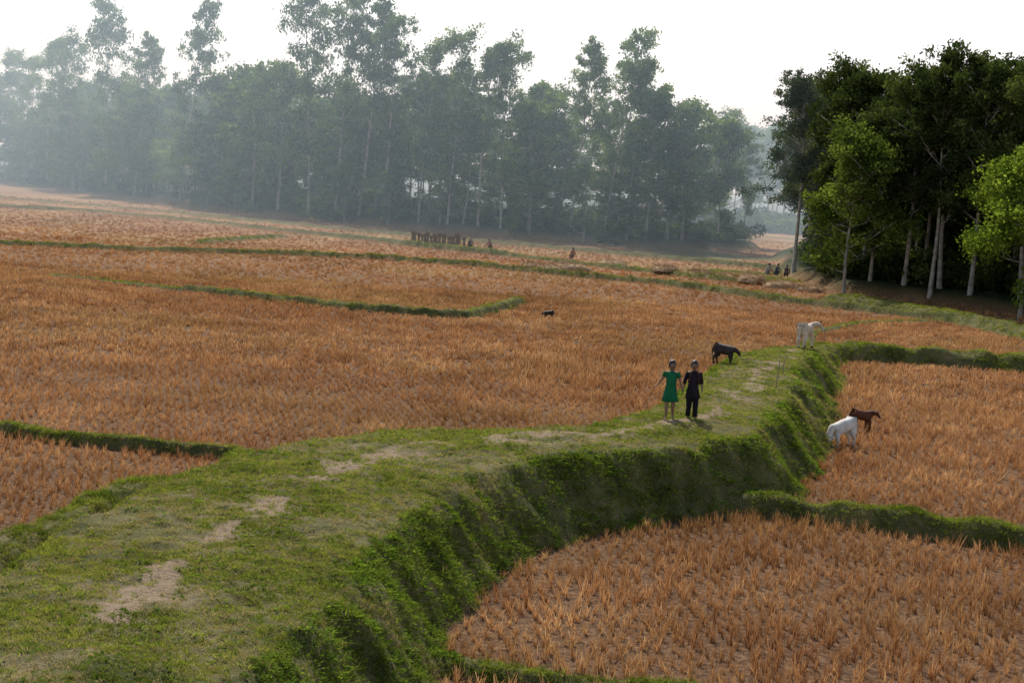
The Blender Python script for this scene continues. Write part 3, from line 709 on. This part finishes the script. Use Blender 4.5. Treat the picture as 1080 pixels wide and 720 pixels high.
def animal(name,loc,face,h,m1,m2=None,graze=0.,horns=False,turn=0.,stout=1.,walk=.05,tail=True,lx=.82):
    root=obj(name,None,loc,(0,0,face),h)
    J=[((-.60,0,.78),(.18*stout,.20*stout)),((-.34,0,.72),(.22*stout,.25*stout)),((.0,0,.68),(.24*stout,.285*stout)),((.34,0,.72),(.205*stout,.26*stout))]
    E=[(0,1),(1,2),(2,3)]
    up=[((.56,.0,.86),(.13,.17)),((.68,0,.97),(.10,.125)),((.80,0,1.04),(.10,.11)),((.92,0,.97),(.078,.08)),((1.01,0,.90),(.06,.056))]
    dn=[((.56,.0,.68),(.13,.17)),((.70,0,.50),(.10,.12)),((.80,0,.34),(.095,.105)),((.87,0,.20),(.075,.078)),((.91,0,.09),(.06,.056))]
    N_=[]
    for i,(a,b) in enumerate(zip(up,dn)):
        q=np.array(a[0])*(1-graze)+np.array(b[0])*graze
        dx=q[0]-.45; w_=min(1,(i+1)/3); cc,ss=math.cos(turn*w_),math.sin(turn*w_)
        q=np.array([.45+dx*cc-q[1]*ss,dx*ss+q[1]*cc,q[2]]); N_.append(q); J.append((tuple(q),a[1])); E.append((len(J)-2,len(J)-1))
    for sgn,ph in ((-1,walk),(1,-walk)):
        y=.125*sgn*stout
        for k,(q,r0) in enumerate((((.38,y,.50),.11),((.40+ph*.5,y,.29),.066),((.39+ph,y,.11),.046),((.42+ph,y,.03),.054))):
            J.append((q,r0)); E.append((3 if k==0 else len(J)-2,len(J)-1))
        for k,(q,r0) in enumerate((((-.55,y,.61),.155),((-.44-ph*.3,y*1.1,.45),.108),((-.65-ph*.6,y,.30),.06),((-.61-ph,y,.11),.044),((-.58-ph,y,.03),.054))):
            J.append((q,r0)); E.append((0 if k==0 else len(J)-2,len(J)-1))
    if tail:
        for k,(q,r0) in enumerate((((-.78,0,.82),.034),((-.84,0,.66),.024),((-.85,.02,.48),.022),((-.85,.02,.38),.034))):
            J.append((q,r0)); E.append((0 if k==0 else len(J)-2,len(J)-1))
    J=[((j[0][0]*lx,j[0][1],j[0][2]),j[1]) for j in J]; N_=[q*np.array([lx,1,1]) for q in N_]
    obj('body',skin(name+'_body',J,E,[m1],root=1),parent=root)
    poll,nose=N_[2],N_[4]; fd=nose-poll; fd/=np.linalg.norm(fd); sd_=np.cross(fd,(0,0,1.)); sd_/=np.linalg.norm(sd_); ud=np.cross(sd_,fd)
    PS=[]
    for sg in (-1,1):
        b=poll+sd_*sg*.07+ud*.03-fd*.02
        PS.append((*tube([b,b+sd_*sg*.07+ud*.01,b+sd_*sg*.15-ud*.01,b+sd_*sg*.19-ud*.02],[.018,.048,.038,.008],8,[.008,.014,.010,.004],up=tuple(fd)),0))
        PS.append((*ball(poll+fd*.09+sd_*sg*.082+ud*.03,.014,8,6),1))
        if horns: PS.append((*tube([poll+sd_*sg*.04+ud*.06,poll+sd_*sg*.08+ud*.13,poll+sd_*sg*.06+ud*.2],[.022,.016,.006],7),1))
        PS.append((*ball(nose+fd*.04+sd_*sg*.022+ud*.012,.009,6,5),1))
    for (q,r0) in ((J[-1][0],.05),):
        if tail: PS.append((*ball(q,r0,8,6,(.7,.7,1.5)),2))
    PS.append((*ball(nose+fd*.012,.062,10,8,(.85,.85,.8)),2))
    if h>.5:
        for e in J:
            if abs(e[0][2]-.03)<1e-6: PS.append((*tube([(e[0][0],e[0][1],.075),(e[0][0]+.012,e[0][1],.0)],[.052,.062],8),1))
    c,f,m=merge(PS); obj('head_details',npmesh('details',c,f,[m1,M_pup,m2 or m1],m,True),parent=root)
    return root
C_white=simple('white_coat',(.50,.46,.40),(.70,.67,.61),2.5,.8,.1); C_brown=simple('brown_coat',(.07,.022,.012),(.13,.045,.022),3,.7,.1)
C_black=simple('black_coat',(.014,.011,.010),(.05,.038,.03),3,.6,.1); C_grey=simple('grey_muzzle',(.20,.16,.14),(.3,.25,.22)); C_cream=simple('cream_coat',(.44,.35,.25),(.62,.53,.41),2.2,.8,.1)
animal('white_calf',(8.5,40.6,gz(8.5,40.6)-.01),rad(-142),.80,C_white,C_grey,.95,turn=.15)
animal('brown_calf',(9.75,44.0,gz(9.75,44)-.01),rad(18),.62,C_brown,C_black,.3,turn=-.6,lx=.78)
animal('black_calf',(6.25,47.0,gz(6.25,47.)-.01),rad(-28),.62,C_black,C_grey,.55,turn=.3,lx=.76,stout=1.08)
animal('white_cow',(10.2,55.9,gz(10.2,55.9)-.01),rad(60),.92,C_cream,C_white,.2,horns=True,turn=-.9,stout=1.0,lx=.78)
animal('black_goat',(1.6,74.,gz(1.6,74.)-.01),rad(205),.44,C_black,C_white,.6,horns=True)

# ---------------------------------------------------------------- camera / sun / world / haze
r_=rad(3.43); p_=rad(5.75)
U=Vector((0,math.sin(p_),math.cos(p_))); Lx=Vector((1,0,0)); B=Vector((0,-math.cos(p_),math.sin(p_)))
cx=Lx*math.cos(r_)+U*math.sin(r_); cy=-Lx*math.sin(r_)+U*math.cos(r_)
cam=bpy.data.cameras.new('camera'); cam.sensor_width=36; cam.lens=56.67; cam.clip_start=.1; cam.clip_end=5000
co=bpy.data.objects.new('camera',cam); S.collection.objects.link(co); S.camera=co
co.matrix_world=Matrix(((cx.x,cy.x,B.x,0),(cx.y,cy.y,B.y,0),(cx.z,cy.z,B.z,6.3),(0,0,0,1)))

az=rad(-12); el=rad(45)
sd=Vector((math.sin(az)*math.cos(el),math.cos(az)*math.cos(el),math.sin(el)))
sl=bpy.data.lights.new('sun','SUN'); sl.energy=5; sl.angle=rad(.6); sl.color=(1,.95,.85)
so=bpy.data.objects.new('sun',sl); S.collection.objects.link(so); so.rotation_euler=sd.to_track_quat('Z','Y').to_euler(); so.location=(0,0,60)
w=bpy.data.worlds.new('World'); S.world=w; w.use_nodes=True; nt=w.node_tree; nt.nodes.clear()
sk=nt.nodes.new('ShaderNodeTexSky'); sk.sky_type='NISHITA'; sk.sun_disc=False; sk.sun_elevation=el; sk.sun_rotation=az; sk.dust_density=2.0; sk.air_density=1.0; sk.ozone_density=1
tc=nt.nodes.new('ShaderNodeTexCoord'); sx=nt.nodes.new('ShaderNodeSeparateXYZ'); nt.links.new(tc.outputs['Generated'],sx.inputs[0])
mr=nt.nodes.new('ShaderNodeMapRange'); mr.inputs[1].default_value=.12; mr.inputs[2].default_value=.30; mr.inputs[3].default_value=.97; mr.inputs[4].default_value=.0
nt.links.new(sx.outputs['Z'],mr.inputs[0])
mcol=mix(nt,mr.outputs[0],sk.outputs[0],(9.0,9.15,9.3))
bg=nt.nodes.new('ShaderNodeBackground'); bg.inputs[1].default_value=.148; o=nt.nodes.new('ShaderNodeOutputWorld')
nt.links.new(mcol,bg.inputs[0]); nt.links.new(bg.outputs[0],o.inputs[0])
bx=bpy.data.meshes.new('haze')
v=[(x,y,z) for x in (-450,450) for y in (118,900) for z in (-20,42)]
bx.from_pydata(v,[],[(0,1,3,2),(4,6,7,5),(0,4,5,1),(2,3,7,6),(0,2,6,4),(1,5,7,3)])
mh,nt=mat('haze'); vs=N(nt,'ShaderNodeVolumeScatter'); vs.inputs['Color'].default_value=(.68,.87,1,1); vs.inputs['Density'].default_value=.0031; vs.inputs['Anisotropy'].default_value=.3
oo=N(nt,'ShaderNodeOutputMaterial'); nt.links.new(vs.outputs[0],oo.inputs['Volume']); bx.materials.append(mh)
obj('haze',bx)
S.view_settings.view_transform='Standard'; S.view_settings.look='None'; S.view_settings.exposure=0
